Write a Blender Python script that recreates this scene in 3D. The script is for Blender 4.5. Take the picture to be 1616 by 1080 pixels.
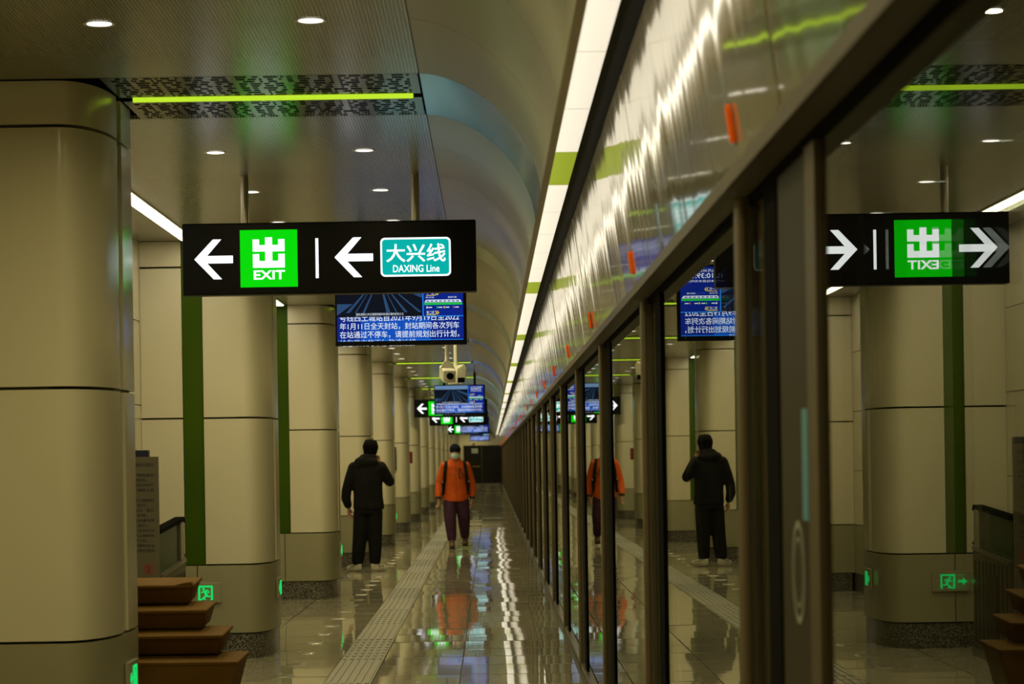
import bpy, bmesh, math, random
from mathutils import Vector, Matrix, Euler
random.seed(7)
for o in list(bpy.data.objects): bpy.data.objects.remove(o)
sc = bpy.context.scene
C = sc.collection
PI = math.pi

# ------------------------------------------------------------------ camera, world, exposure
F_PX = 4000.0
CAM_Z = 1.5
cam = bpy.data.cameras.new('camera')
cam.sensor_fit = 'HORIZONTAL'; cam.sensor_width = 36.0
cam.lens = F_PX / 1616.0 * 36.0
cam.shift_x = 33.1 / 1616.0
cam.shift_y = 183.5 / 1616.0
cam.clip_start = 0.1; cam.clip_end = 400
cam.dof.use_dof = True; cam.dof.focus_distance = 17.5; cam.dof.aperture_fstop = 6.3
camo = bpy.data.objects.new('camera', cam); C.objects.link(camo)
camo.matrix_world = Matrix.Translation((0, 0, CAM_Z)) @ Matrix.Rotation(PI/2, 4, 'X') @ Matrix.Rotation(-0.0154, 4, 'Z')
sc.camera = camo
w = bpy.data.worlds.new('world'); sc.world = w; w.use_nodes = True
w.node_tree.nodes['Background'].inputs[0].default_value = (0.0, 0.0, 0.0, 1)
w.node_tree.nodes['Background'].inputs[1].default_value = 0.0
sc.view_settings.view_transform = 'Standard'; sc.view_settings.look = 'None'
sc.view_settings.gamma = 1.0; sc.view_settings.use_curve_mapping = False
sc.view_settings.exposure = -0.15
sc.cycles.blur_glossy = 0.5
sc.cycles.sample_clamp_indirect = 6.0
LAMP_W = 8.5            # one ceiling downlight
STRIP_L = 0.80           # radiance of the cove light strip
BAYLINE_L = 11.0         # radiance of the linear light between columns
WARM = (1.0, 0.87, 0.42)

# ------------------------------------------------------------------ layout constants (metres; Y is depth from the camera)
CEIL = 3.19
Y_BACK, Y_END = -11.0, 146.0
PIT, Y_COL = 8.19, 11.14          # column pitch, front of nearest column in view
X_WALL = -2.66
X_GL = 0.637                       # platform screen glass
SC_PIT, Y_POST = 3.93, 6.13       # screen door pitch, first post in view

# ------------------------------------------------------------------ materials
def mat(name, col, rough=0.5, metal=0.0, spec=0.5, emit=None, es=1.0):
    m = bpy.data.materials.new(name); m.use_nodes = True
    b = m.node_tree.nodes['Principled BSDF']
    b.inputs['Base Color'].default_value = (*col, 1)
    b.inputs['Roughness'].default_value = rough
    b.inputs['Metallic'].default_value = metal
    b.inputs['Specular IOR Level'].default_value = spec
    if emit:
        b.inputs['Emission Color'].default_value = (*emit, 1)
        b.inputs['Emission Strength'].default_value = es
    return m
def nodes(m): return m.node_tree.nodes, m.node_tree.links, m.node_tree.nodes['Principled BSDF']
def noisy(m, scale, c1, c2, lo=0.4, hi=0.6, detail=4, bump=0.0, stretch=None, bump_scale=None, rough=None):
    n, l, b = nodes(m)
    tc = n.new('ShaderNodeTexCoord'); src = tc.outputs['Object']
    geo = n.new('ShaderNodeNewGeometry'); src = geo.outputs['Position']
    mp = n.new('ShaderNodeMapping'); l.new(src, mp.inputs[0])
    if stretch: mp.inputs['Scale'].default_value = stretch
    t = n.new('ShaderNodeTexNoise'); t.inputs['Scale'].default_value = scale; t.inputs['Detail'].default_value = detail
    l.new(mp.outputs[0], t.inputs['Vector'])
    r = n.new('ShaderNodeValToRGB'); l.new(t.outputs['Fac'], r.inputs[0])
    r.color_ramp.elements[0].position = lo; r.color_ramp.elements[0].color = (*c1, 1)
    r.color_ramp.elements[1].position = hi; r.color_ramp.elements[1].color = (*c2, 1)
    l.new(r.outputs[0], b.inputs['Base Color'])
    if bump:
        t2 = n.new('ShaderNodeTexNoise'); t2.inputs['Scale'].default_value = bump_scale or scale; t2.inputs['Detail'].default_value = 2
        l.new(mp.outputs[0], t2.inputs['Vector'])
        bp = n.new('ShaderNodeBump'); bp.inputs['Strength'].default_value = 1.0; bp.inputs['Distance'].default_value = bump
        l.new(t2.outputs['Fac'], bp.inputs['Height']); l.new(bp.outputs[0], b.inputs['Normal'])
    return m
def emis(name, col, s, base=(0.003, 0.003, 0.003)):
    return mat(name, base, 0.5, 0, 0.05, col, s)

M = {}
M['cream'] = noisy(mat('cream_enamel', (0.74, 0.70, 0.56), 0.22, 0, 0.5), 0.8, (0.74, 0.68, 0.50), (0.80, 0.74, 0.55), 0.3, 0.7, 2, bump=0.0015, bump_scale=1.3)
M['base'] = noisy(mat('beige_base', (0.4, 0.38, 0.26), 0.30), 1.2, (0.36, 0.335, 0.21), (0.40, 0.375, 0.24), 0.3, 0.7, 2)
M['core'] = mat('olive_core', (0.10, 0.11, 0.03), 0.5)
M['green'] = noisy(mat('green_strip', (0.08, 0.17, 0.005), 0.5, 0, 0.12), 1.0, (0.043, 0.090, 0.001), (0.052, 0.105, 0.0015), 0.3, 0.7, 2)
M['granite'] = noisy(mat('dark_granite', (0.1, 0.1, 0.09), 0.25), 95, (0.035, 0.033, 0.03), (0.34, 0.31, 0.24), 0.42, 0.68, 3)
M['tile'] = noisy(mat('polished_stone', (0.4, 0.38, 0.3), 0.035, 0, 0.6), 60, (0.42, 0.385, 0.27), (0.56, 0.51, 0.37), 0.35, 0.65, 4, bump=0.0004, bump_scale=2.5)
M['joint'] = mat('tile_joint', (0.09, 0.085, 0.06), 0.6)
M['tactile'] = noisy(mat('tactile_stone', (0.25, 0.23, 0.17), 0.42), 30, (0.22, 0.20, 0.14), (0.29, 0.265, 0.19), 0.3, 0.7, 3)
M['steel'] = noisy(mat('brushed_steel', (0.36, 0.33, 0.27), 0.32, 0.9), 6, (0.33, 0.30, 0.25), (0.39, 0.36, 0.30), 0.3, 0.7, 2, stretch=(30, 30, 1))
M['brownsteel'] = noisy(mat('bronze_steel', (0.08, 0.065, 0.042), 0.5, 0.2, 0.15), 6, (0.075, 0.060, 0.040), (0.095, 0.077, 0.052), 0.3, 0.7, 2, stretch=(20, 20, 1))
M['poststeel'] = noisy(mat('post_steel', (0.15, 0.12, 0.075), 0.45, 0.2, 0.2), 6, (0.145, 0.118, 0.074), (0.17, 0.14, 0.088), 0.3, 0.7, 2, stretch=(20, 20, 1))
M['darkpanel'] = mat('dark_end_panel', (0.055, 0.046, 0.028), 0.5, 0.0, 0.12)
M['tan'] = mat('tan_trim', (0.15, 0.11, 0.055), 0.45, 0.3)
M['black'] = mat('black_rubber', (0.004, 0.004, 0.004), 0.9, 0, 0.05)
M['blackgloss'] = mat('black_case', (0.0035, 0.0035, 0.004), 0.4, 0, 0.12)
M['void'] = mat('dark_void', (0.012, 0.011, 0.009), 0.9)
M['white'] = mat('white_enamel', (0.7, 0.68, 0.58), 0.35)
M['fascia'] = noisy(mat('glossy_fascia', (0.5, 0.48, 0.36), 0.07, 0.35, 0.9), 0.6, (0.58, 0.53, 0.34), (0.64, 0.585, 0.385), 0.3, 0.7, 2, bump=0.005, bump_scale=1.0, stretch=(1.5, 2.2, 0.30))
M['curve'] = noisy(mat('cream_metal_curve', (0.5, 0.48, 0.38), 0.36, 0.2, 0.5), 0.5, (0.36, 0.34, 0.245), (0.41, 0.385, 0.28), 0.3, 0.7, 2, bump=0.002, bump_scale=0.8)
M['bandcurve'] = noisy(mat('steel_curve', (0.12, 0.2, 0.2), 0.20, 1.0), 0.5, (0.11, 0.195, 0.20), (0.135, 0.22, 0.22), 0.3, 0.7, 2, bump=0.002, bump_scale=0.8)
M['grille'] = mat('steel_grille', (0.40, 0.40, 0.34), 0.22, 0.9)
M['lip'] = mat('tan_lip', (0.40, 0.34, 0.22), 0.4)
M['orange'] = emis('orange_lamp', (1.0, 0.10, 0.0), 0.28, (0.7, 0.12, 0.01))
M['brown'] = noisy(mat('brown_card', (0.22, 0.11, 0.035), 0.8, 0, 0.15), 5, (0.155, 0.078, 0.012), (0.185, 0.095, 0.016), 0.3, 0.7, 3)
M['lightpanel'] = emis('cove_diffuser', (1.02, 0.94, 0.78), STRIP_L, (0.7, 0.68, 0.6))
M['covetube'] = emis('cove_tube', (1.0, 0.92, 0.74), 3.8)
M['lightgreen'] = emis('green_diffuser', (0.32, 0.40, 0.022), 0.68, (0.3, 0.4, 0.05))
M['lime'] = emis('lime_tube', (0.52, 0.80, 0.03), 1.15)
M['bayline'] = emis('white_linear', (1.0, 0.90, 0.62), BAYLINE_L, (0.8, 0.8, 0.8))
M['lens'] = emis('downlight_lens', (1.0, 0.95, 0.86), 4.0, (0.8, 0.8, 0.8))
M['s_white'] = emis('sign_white', (0.93, 0.97, 1.0), 1.7)
M['s_green'] = emis('sign_green', (0.0, 0.70, 0.002), 1.12)
M['s_teal'] = emis('sign_teal', (0.0, 0.42, 0.38), 1.15)
M['e_green'] = emis('exit_green', (0.01, 0.85, 0.16), 0.9)
M['scr_blue'] = emis('screen_blue', (0.004, 0.022, 0.30), 0.85)
M['scr_blue2'] = emis('screen_blue_bright', (0.006, 0.10, 0.62), 0.85)
M['scr_text'] = emis('screen_text', (0.80, 0.90, 1.0), 1.0)
M['scr_cyan'] = emis('screen_cyan', (0.02, 0.32, 0.95), 0.9)
M['scr_dark'] = emis('screen_night', (0.006, 0.010, 0.022), 0.6)
M['scr_rail'] = emis('screen_rail', (0.05, 0.14, 0.34), 0.5)
M['scr_sky'] = emis('screen_sky', (0.20, 0.36, 0.62), 0.7)
M['scr_yellow'] = emis('screen_yellow', (0.9, 0.68, 0.02), 0.9)
M['scr_green'] = emis('screen_green', (0.02, 0.58, 0.08), 0.9)
M['scr_red'] = emis('screen_red', (0.85, 0.14, 0.06), 0.8)
M['red'] = mat('red_print', (0.35, 0.02, 0.02), 0.5)
M['ink'] = mat('dark_print', (0.03, 0.028, 0.024), 0.6)
M['notice'] = mat('notice_plate', (0.13, 0.115, 0.075), 0.45, 0.1, 0.3)
M['navy'] = mat('navy_case', (0.008, 0.012, 0.035), 0.4)
M['paleprint'] = mat('pale_print', (0.42, 0.44, 0.38), 0.5)
M['blueprint'] = mat('blue_print', (0.10, 0.42, 0.62), 0.4)
M['yellow'] = mat('yellow_bar', (0.5, 0.33, 0.03), 0.5)
M['skin'] = noisy(mat('skin', (0.50, 0.27, 0.17), 0.55), 8, (0.46, 0.24, 0.15), (0.54, 0.30, 0.19), 0.3, 0.7, 2)
M['hair'] = mat('black_hair', (0.004, 0.0035, 0.003), 0.9, 0, 0.08)
M['blackcloth'] = noisy(mat('black_cloth', (0.006, 0.006, 0.006), 0.85, 0, 0.2), 14, (0.005, 0.005, 0.005), (0.009, 0.009, 0.008), 0.3, 0.7, 3, bump=0.006, bump_scale=9)
M['orangecloth'] = noisy(mat('orange_cloth', (0.62, 0.11, 0.008), 0.7, 0, 0.3), 10, (0.60, 0.082, 0.003), (0.69, 0.105, 0.005), 0.3, 0.7, 3, bump=0.008, bump_scale=8)
M['purplecloth'] = noisy(mat('purple_cloth', (0.055, 0.017, 0.045), 0.75, 0, 0.3), 10, (0.045, 0.014, 0.037), (0.065, 0.022, 0.053), 0.3, 0.7, 3, bump=0.008, bump_scale=8)
M['navycloth'] = mat('navy_knit', (0.008, 0.009, 0.024), 0.95, 0, 0.1)
M['maskcloth'] = mat('mask_cloth', (0.50, 0.66, 0.66), 0.8)
M['shoebrown'] = mat('brown_boot', (0.16, 0.10, 0.045), 0.65)
M['shoewhite'] = mat('white_shoe', (0.62, 0.58, 0.48), 0.55)
M['blueprintcloth'] = mat('blue_sock', (0.10, 0.16, 0.38), 0.8)
M['greytape'] = mat('grey_piping', (0.42, 0.40, 0.36), 0.6)
# ceiling slats: fine lengthwise grooves in colour and relief
def slat_mat():
    m = mat('slatted_ceiling', (0.5, 0.48, 0.36), 0.24, 0.3, 0.6); n, l, b = nodes(m)
    g = n.new('ShaderNodeNewGeometry'); s = n.new('ShaderNodeSeparateXYZ'); l.new(g.outputs['Position'], s.inputs[0])
    d = n.new('ShaderNodeMath'); d.operation = 'MULTIPLY'; d.inputs[1].default_value = 2*PI/0.0150; l.new(s.outputs['X'], d.inputs[0])
    sn = n.new('ShaderNodeMath'); sn.operation = 'SINE'; l.new(d.outputs[0], sn.inputs[0])
    r = n.new('ShaderNodeMapRange'); l.new(sn.outputs[0], r.inputs['Value'])
    r.inputs['From Min'].default_value = -0.55; r.inputs['From Max'].default_value = 0.0
    mx = n.new('ShaderNodeMix'); mx.data_type = 'RGBA'; l.new(r.outputs[0], mx.inputs[0])
    mx.inputs[6].default_value = (0.085, 0.078, 0.05, 1); mx.inputs[7].default_value = (0.34, 0.32, 0.22, 1)
    l.new(mx.outputs[2], b.inputs['Base Color'])
    bp = n.new('ShaderNodeBump'); bp.inputs['Distance'].default_value = 0.0012; l.new(r.outputs[0], bp.inputs['Height']); l.new(bp.outputs[0], b.inputs['Normal'])
    return m
M['slats'] = slat_mat()
def glass_mat():
    m = bpy.data.materials.new('screen_glass'); m.use_nodes = True
    n, l = m.node_tree.nodes, m.node_tree.links; n.clear()
    out = n.new('ShaderNodeOutputMaterial'); mix = n.new('ShaderNodeMixShader')
    tr = n.new('ShaderNodeBsdfTransparent'); tr.inputs[0].default_value = (0.62, 0.64, 0.60, 1)
    gl = n.new('ShaderNodeBsdfGlossy'); gl.inputs['Roughness'].default_value = 0.0; gl.inputs[0].default_value = (0.92, 0.93, 0.86, 1)
    lw = n.new('ShaderNodeLayerWeight'); lw.inputs[0].default_value = 0.5
    p = n.new('ShaderNodeMath'); p.operation = 'POWER'; p.inputs[1].default_value = 5.0; l.new(lw.outputs['Facing'], p.inputs[0])
    r = n.new('ShaderNodeMapRange'); l.new(p.outputs[0], r.inputs['Value']); r.inputs['To Min'].default_value = 0.05; r.inputs['To Max'].default_value = 1.0
    l.new(r.outputs[0], mix.inputs[0]); l.new(tr.outputs[0], mix.inputs[1]); l.new(gl.outputs[0], mix.inputs[2]); l.new(mix.outputs[0], out.inputs[0])
    return m
M['glass'] = glass_mat()
def tint_glass():
    m = mat('tinted_balustrade_glass', (0.02, 0.045, 0.008), 0.35, 0, 0.15); return m
M['tint'] = tint_glass()

# ------------------------------------------------------------------ mesh helpers
class MB:
    def __init__(s): s.v = []; s.f = []; s.mi = []; s.sm = []
    def add(s, vs, fs, mi=0, smooth=False):
        o = len(s.v); s.v += [tuple(p) for p in vs]; s.f += [tuple(i+o for i in f) for f in fs]
        s.mi += [mi]*len(fs); s.sm += [smooth]*len(fs); return s
    def box(s, a, b, mi=0, bottom=None):
        x0, y0, z0 = a; x1, y1, z1 = b
        vs = [(x0,y0,z0),(x1,y0,z0),(x1,y1,z0),(x0,y1,z0),(x0,y0,z1),(x1,y0,z1),(x1,y1,z1),(x0,y1,z1)]
        fs = [(0,3,2,1),(4,5,6,7),(0,1,5,4),(1,2,6,5),(2,3,7,6),(3,0,4,7)]
        s.add(vs, fs, mi)
        if bottom is not None: s.mi[-6] = bottom
        return s
    def prism(s, poly, axis, a, b, mi=0, smooth=False):
        # poly: 2-D outline. axis 'z': (x,y) between z=a,b; 'y': (x,z); 'x': (y,z)
        n = len(poly)
        def P(p, h): return (p[0], p[1], h) if axis == 'z' else ((p[0], h, p[1]) if axis == 'y' else (h, p[0], p[1]))
        vs = [P(p, a) for p in poly] + [P(p, b) for p in poly]
        area = sum(poly[i][0]*poly[(i+1) % n][1]-poly[(i+1) % n][0]*poly[i][1] for i in range(n))
        flip = (area < 0) != (axis == 'y')
        side = [(i, (i+1) % n, n+(i+1) % n, n+i) for i in range(n)]
        caps = [tuple(reversed(range(n))), tuple(range(n, 2*n))]
        if flip: side = [tuple(reversed(f)) for f in side]; caps = [tuple(reversed(f)) for f in caps]
        s.add(vs, side, mi, smooth); o = len(s.v)-2*n
        s.f += [tuple(i+o for i in f) for f in caps]; s.mi += [mi]*2; s.sm += [False]*2
        return s
    def tube(s, p0, p1, r0, r1=None, n=16, mi=0, cap=True):
        r1 = r0 if r1 is None else r1
        p0, p1 = Vector(p0), Vector(p1); d = (p1-p0).normalized()
        u = d.orthogonal().normalized(); w_ = d.cross(u)
        vs = []
        for p, r in ((p0, r0), (p1, r1)):
            for i in range(n):
                a = 2*PI*i/n; vs.append(p+u*(r*math.cos(a))+w_*(r*math.sin(a)))
        fs = [(i, (i+1) % n, n+(i+1) % n, n+i) for i in range(n)]
        s.add(vs, fs, mi, True)
        if cap:
            o = len(s.v)-2*n
            s.f += [tuple(o+i for i in reversed(range(n))), tuple(o+n+i for i in range(n))]; s.mi += [mi]*2; s.sm += [False]*2
        return s
    def mesh(s, name, mats):
        me = bpy.data.meshes.new(name); me.from_pydata(s.v, [], s.f)
        for m_ in (mats if isinstance(mats, (list, tuple)) else [mats]): me.materials.append(m_)
        me.polygons.foreach_set('material_index', s.mi); me.polygons.foreach_set('use_smooth', s.sm)
        me.update()
        if any(s.sm): me.set_sharp_from_angle(angle=0.6)
        return me
    def build(s, name, mats, parent=None): return link(name, s.mesh(name, mats), parent)
def link(name, me, parent=None, loc=None, rot=None):
    o = bpy.data.objects.new(name, me); C.objects.link(o); o.parent = parent
    if loc: o.location = loc
    if rot: o.rotation_euler = rot
    return o
def tag(o, label=None, cat=None, group=None, kind=None):
    if label: o['label'] = label
    if cat: o['category'] = cat
    if group: o['group'] = group
    if kind: o['kind'] = kind
    return o
def empty(name, loc=(0, 0, 0), rz=0.0):
    o = bpy.data.objects.new(name, None); C.objects.link(o); o.location = loc; o.rotation_euler = (0, 0, rz); o.empty_display_size = 0.1; return o
def thing(name, label, cat, loc=(0, 0, 0), rz=0.0, group=None): return tag(empty(name, loc, rz), label, cat, group)
def copy_tree(o, parent=None):
    c = o.copy(); C.objects.link(c); c.parent = parent
    for ch in list(o.children): copy_tree(ch, c)
    return c
def bevel(o, wd, seg=2):
    b = bmesh.new(); b.from_mesh(o.data)
    bmesh.ops.bevel(b, geom=list(b.edges), offset=wd, segments=seg, affect='EDGES', profile=0.5)
    b.to_mesh(o.data); b.free(); return o
ORD = ['first','second','third','fourth','fifth','sixth','seventh','eighth','ninth','tenth','eleventh','twelfth','thirteenth','fourteenth','fifteenth','sixteenth','seventeenth','eighteenth','nineteenth']
def ordinal(n):
    if n <= 19: return ORD[n-1]
    t = {2: 'twenty', 3: 'thirty', 4: 'forty', 5: 'fifty', 6: 'sixty', 7: 'seventy'}[n//10]
    if n % 10 == 0: return t[:-1]+'ieth'
    return t+'-'+ORD[n % 10-1]
def text_mesh(txt, size=1.0, width=None, bold=0.0, align='LEFT', depth=0.0, spacing=1.0):
    cu = bpy.data.curves.new('lettering', 'FONT'); cu.body = txt; cu.size = size; cu.offset = bold; cu.extrude = depth
    cu.align_x = align; cu.space_character = spacing; cu.resolution_u = 3
    ob = bpy.data.objects.new('lettering', cu); C.objects.link(ob)
    dg = bpy.context.evaluated_depsgraph_get(); me = bpy.data.meshes.new_from_object(ob.evaluated_get(dg))
    bpy.data.objects.remove(ob); bpy.data.curves.remove(cu)
    return me
def place_text(me, x0, x1, z0, z1, y, mat_, keep=False):
    # stretch flat lettering into the rectangle x0..x1, z0..z1 on the plane y, read from -Y
    xs = [v.co.x for v in me.vertices]; ys = [v.co.y for v in me.vertices]
    ax, bx, ay, by = min(xs), max(xs), min(ys), max(ys)
    kx = (x1-x0)/max(bx-ax, 1e-6); kz = (z1-z0)/max(by-ay, 1e-6)
    for v in me.vertices: v.co = (x0+(v.co.x-ax)*kx, y-0.0006*(1 if v.co.z > 0 else 0), z0+(v.co.y-ay)*kz)
    me.materials.clear(); me.materials.append(mat_); return me
def lettering(name, txt, x0, x1, z0, z1, y, mat_, parent, bold=0.0):
    return link(name, place_text(text_mesh(txt, 1.0, bold=bold), x0, x1, z0, z1, y, mat_), parent)

# ================================================================== SETTING
# ---- floor
fl = tag(MB().box((X_WALL-0.3, Y_BACK, -0.06), (0.66, Y_END, -0.012)).build('floor', M['joint']), kind='structure')
cols = [(-2.66, -1.92), (-1.915, -1.155), (-0.825, -0.235), (-0.23, 0.36), (0.365, 0.588)]
TP = 0.8
tile_me = {}
for i, (a, b) in enumerate(cols):
    wd = b-a-0.004
    tile_me[i] = MB().box((-wd/2, -TP/2+0.015, -0.010), (wd/2, TP/2-0.015, 0.0)).mesh('floor_tile', M['tile'])
row0 = 16.4
rest = MB()
ny = int((Y_END-Y_BACK)/TP)
y = row0
n_t = 0
rows = []
k = -int((row0-Y_BACK)/TP)
while row0+k*TP < Y_END-0.4:
    rows.append(row0+k*TP); k += 1
for y in rows:
    for i, (a, b) in enumerate(cols):
        tx, ty = random.gauss(0, 0.0011), random.gauss(0, 0.0075)
        cx = (a+b)/2
        if y >= row0-0.01 and y < row0+59.5*TP:
            link('floor_tile', tile_me[i], fl, (cx, y, 0), (tx, ty, 0)); n_t += 1
        else:
            wd = (b-a-0.004)/2
            R = Euler((tx, ty, 0)).to_matrix()
            vs = [R @ Vector(p)+Vector((cx, y, 0)) for p in ((-wd,-TP/2+.003,0),(wd,-TP/2+.003,0),(wd,TP/2-.003,0),(-wd,TP/2-.003,0),(-wd,-TP/2+.003,-.01),(wd,-TP/2+.003,-.01),(wd,TP/2-.003,-.01),(-wd,TP/2-.003,-.01))]
            rest.add(vs, [(0,1,2,3),(4,5,1,0),(5,6,2,1),(6,7,3,2),(7,4,0,3)])
tag(rest.build('floor_tile_rest', M['tile'], fl), kind='stuff')

# ---- ceiling: slatted panels, curve, cove
SEGS = []                                          # (y0, y1, band?)
for k in range(-3, 18):
    yb = Y_COL+0.62+k*PIT
    SEGS.append((yb-0.67, yb+0.67, True))
    st = (PIT-1.34)/5
    for j in range(5): SEGS.append((yb+0.67+j*st, yb+0.67+(j+1)*st, False))
SEGS = [s_ for s_ in SEGS if s_[0] > Y_BACK and s_[1] < Y_END]
ceil = tag(MB().box((X_WALL-0.3, Y_BACK, CEIL+0.25), (0.7, Y_END, CEIL+0.3)).build('ceiling', M['void']), kind='structure')
X_CV = -0.288
def cv(t, off=0.0):
    e = 1.75
    c_, s_ = math.cos(t), math.sin(t)
    return (X_CV+(0.522-off)*abs(c_)**(2/e)*(1 if c_ > 0 else 0), 2.66+(0.53-off)*abs(s_)**(2/e))
inner = [cv(PI/2*i/18) for i in range(19)][::-1]     # from ceiling to the lip
outer = [(p[0]+0.012*(i/18), p[1]+0.012*(1-i/18)+0.004) for i, p in enumerate(inner)]
cv_me = {}; pan_me = {}
for (y0, y1, band) in SEGS:
    L = y1-y0; key = (round(L, 3), band)
    if key not in cv_me:
        poly = inner+outer[::-1]
        cv_me[key] = MB().prism(poly, 'y', -L/2+0.003, L/2-0.003, 0, True).mesh('curved_panel', M['bandcurve' if band else 'curve'])
        if not band: pan_me[key] = MB().box((X_WALL, -L/2+0.003, 0), (X_CV-0.004, L/2-0.003, 0.02)).mesh('ceiling_panel', M['slats'])
    yc = (y0+y1)/2
    link('curved_panel', cv_me[key], ceil, (0, yc, 0))
    if not band: link('ceiling_panel', pan_me[key], ceil, (0, yc, CEIL))
MB().box((0.236, Y_BACK, 2.655), (0.262, Y_END, 2.86)).build('cove_lip', M['lip'], ceil)
MB().box((0.40, Y_BACK, 2.86), (0.66, Y_END, 2.92)).build('cove_back', M['void'], ceil)

# ---- cove light strip: one diffuser panel after another, a green one at each column line
strip = thing('cove_light', 'long cream cove light strip along the edge of the curved ceiling', 'light', (0, 0, 0))
lp_me = {}
for (y0, y1, band) in SEGS:
    L = y1-y0; key = (round(L, 3), band)
    if key not in lp_me:
        lp_me[key] = MB().box((0.262, -L/2+0.004, 0), (0.40, L/2-0.004, 0.03), 0, bottom=1).mesh('light_panel', [M['white'], M['lightgreen' if band else 'lightpanel']])
    o = link('green_panel' if band else 'light_panel', lp_me[key], strip, (0, (y0+y1)/2, 2.835))

MB().box((0.2625, Y_BACK, 2.735), (0.272, Y_END, 2.762)).build('cove_tube', M['covetube'], strip)

# ---- grille bands with lime light tube
def grille_mesh():
    # steel plate pierced by rows of short slots of uneven length, with solid bars across
    b = bmesh.new(); rnd = random.Random(3)
    x0, x1, wy, nr = -1.69, X_CV-0.01, 0.60, 9
    ys = [0.0, 0.014]
    for j in range(nr):
        ys += [ys[-1]+0.044, ys[-1]+0.044+0.020]
    k_ = wy/ys[-1]; ys = [v*k_ for v in ys]
    cell = 0.0125; nx = int((x1-x0)/cell)
    gv = [[b.verts.new((x0+(x1-x0)*i/nx, y_, 0)) for y_ in ys] for i in range(nx+1)]
    bars = [i % 9 in (0, 1) for i in range(nx)]
    for j in range(len(ys)-1):
        slot = j % 2 == 1; run = 0; gap = 0; solid = True
        for i in range(nx):
            if slot:
                if run <= 0:
                    solid = not solid; run = rnd.choice((1, 2)) if solid else rnd.choice((2, 3, 4, 5))
                run -= 1
            hole = slot and not solid and not (bars[i] and rnd.random() < 0.85) and 2 < i < nx-3
            if not hole: b.faces.new((gv[i][j], gv[i][j+1], gv[i+1][j+1], gv[i+1][j]))
    for v in [v for v in b.verts if not v.link_faces]: b.verts.remove(v)
    bmesh.ops.solidify(b, geom=list(b.faces), thickness=0.004)
    me = bpy.data.meshes.new('slotted_panel'); b.to_mesh(me); b.free(); me.materials.append(M['grille']); return me
g_me = grille_mesh()
back_me = MB().box((-1.70, -0.665, 0.06), (X_CV-0.004, 0.665, 0.07)).mesh('dark_backing', M['void'])
tube_me = MB().box((-1.635, -0.014, -0.012), (-0.335, 0.014, 0.008)).mesh('lime_tube', M['lime'])
tray_me = MB().box((-1.70, -0.06, 0.013), (X_CV-0.006, 0.06, 0.03)).mesh('tube_tray', M['black'])
nb = 0
for k in range(-1, 17):
    yb = Y_COL+0.62+k*PIT
    nm = ordinal(k+1) if k >= 0 else 'unseen'
    t = thing('ceiling_grille', f'slotted steel ceiling band with lime light tube, {nm} from the camera' if k >= 0 else 'slotted steel ceiling band behind the first one, above the camera', 'ceiling light', (0, yb, CEIL), 0, 'slotted ceiling bands with lime tubes')
    link('slotted_panel', g_me, t, (0, -0.665, 0)); link('slotted_panel', g_me, t, (0, 0.065, 0))
    link('dark_backing', back_me, t); link('tube_tray', tray_me, t); link('lime_tube', tube_me, t)

# ---- downlights
ring = MB()
N = 24
vs = []
for r, z in ((0.047, -0.001), (0.060, -0.004), (0.062, 0.0)):
    vs += [(r*math.cos(2*PI*i/N), r*math.sin(2*PI*i/N), z) for i in range(N)]
ring.add(vs, [(a*N+i, a*N+(i+1) % N, (a+1)*N+(i+1) % N, (a+1)*N+i) for a in range(2) for i in range(N)], 0, True)
ring_me = ring.mesh('trim_ring', M['white'])
lens_me = MB().add([(0.047*math.cos(2*PI*i/N), 0.047*math.sin(2*PI*i/N), -0.002) for i in range(N)], [tuple(reversed(range(N)))]).mesh('lens', M['lens'])
ld = bpy.data.lights.new('downlight', 'AREA'); ld.shape = 'DISK'; ld.size = 0.09; ld.energy = LAMP_W; ld.color = WARM; ld.spread = math.radians(165)
n_d = 0
for k in range(-3, 17):
    for j in (1, 2, 3):
        yy = Y_COL+0.62+k*PIT+j*PIT/4
        if yy < -2.0 or yy > Y_END-1: continue
        for xi, x in enumerate((-1.475, -0.665)):
            n_d += 1
            seen = yy > 9
            rn = int(round((yy-9.7)/(PIT/4)))+1; rn -= (rn+2)//4
            t = thing('downlight', (f'round recessed white downlight in the {ordinal(max(rn,1))} row from the camera, ' + ('nearer the columns' if xi == 0 else 'nearer the curve')) if seen else f'round recessed white downlight over or before the nearest column, {ordinal(n_d)} in order', 'downlight', (x, yy, CEIL-0.001), 0, 'downlights in the slatted ceiling')
            link('trim_ring', ring_me, t); link('lens', lens_me, t)
            lo = bpy.data.objects.new('downlight_lamp', ld); C.objects.link(lo); lo.parent = t; lo.location = (0, 0, -0.006)

# ---- left wall, back wall, end wall, track side
wl = tag(MB().box((X_WALL-0.12, Y_BACK, 0), (X_WALL-0.015, Y_END, CEIL+0.2)).build('wall_left', M['core']), kind='structure')
wp_me = MB()
for (z0, z1) in ((0.02, 0.715), (0.725, 1.835), (1.845, 2.99), (3.0, CEIL)): pass
wz = ((0.0, 0.19, 'granite'), (0.195, 0.715, 'base'), (0.725, 1.30, 'cream'), (1.308, 1.94, 'cream'), (1.948, 2.58, 'cream'), (2.588, CEIL, 'cream'))
wmes = [MB().box((-0.012, -PIT/12+0.004, z0), (0.0, PIT/12-0.004, z1)).mesh('wall_panel', M[m_]) for (z0, z1, m_) in wz]
for k in range(-2, 5):
    for j in range(6):
        yy = Y_COL+k*PIT+(j+0.5)*PIT/6
        for me in wmes: link('wall_panel', me, wl, (X_WALL-0.002, yy, 0))
tag(MB().box((X_WALL-0.3, Y_BACK-0.2, 0), (0.66, Y_BACK, CEIL+0.3)).build('wall_back', M['cream']), kind='structure')
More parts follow.
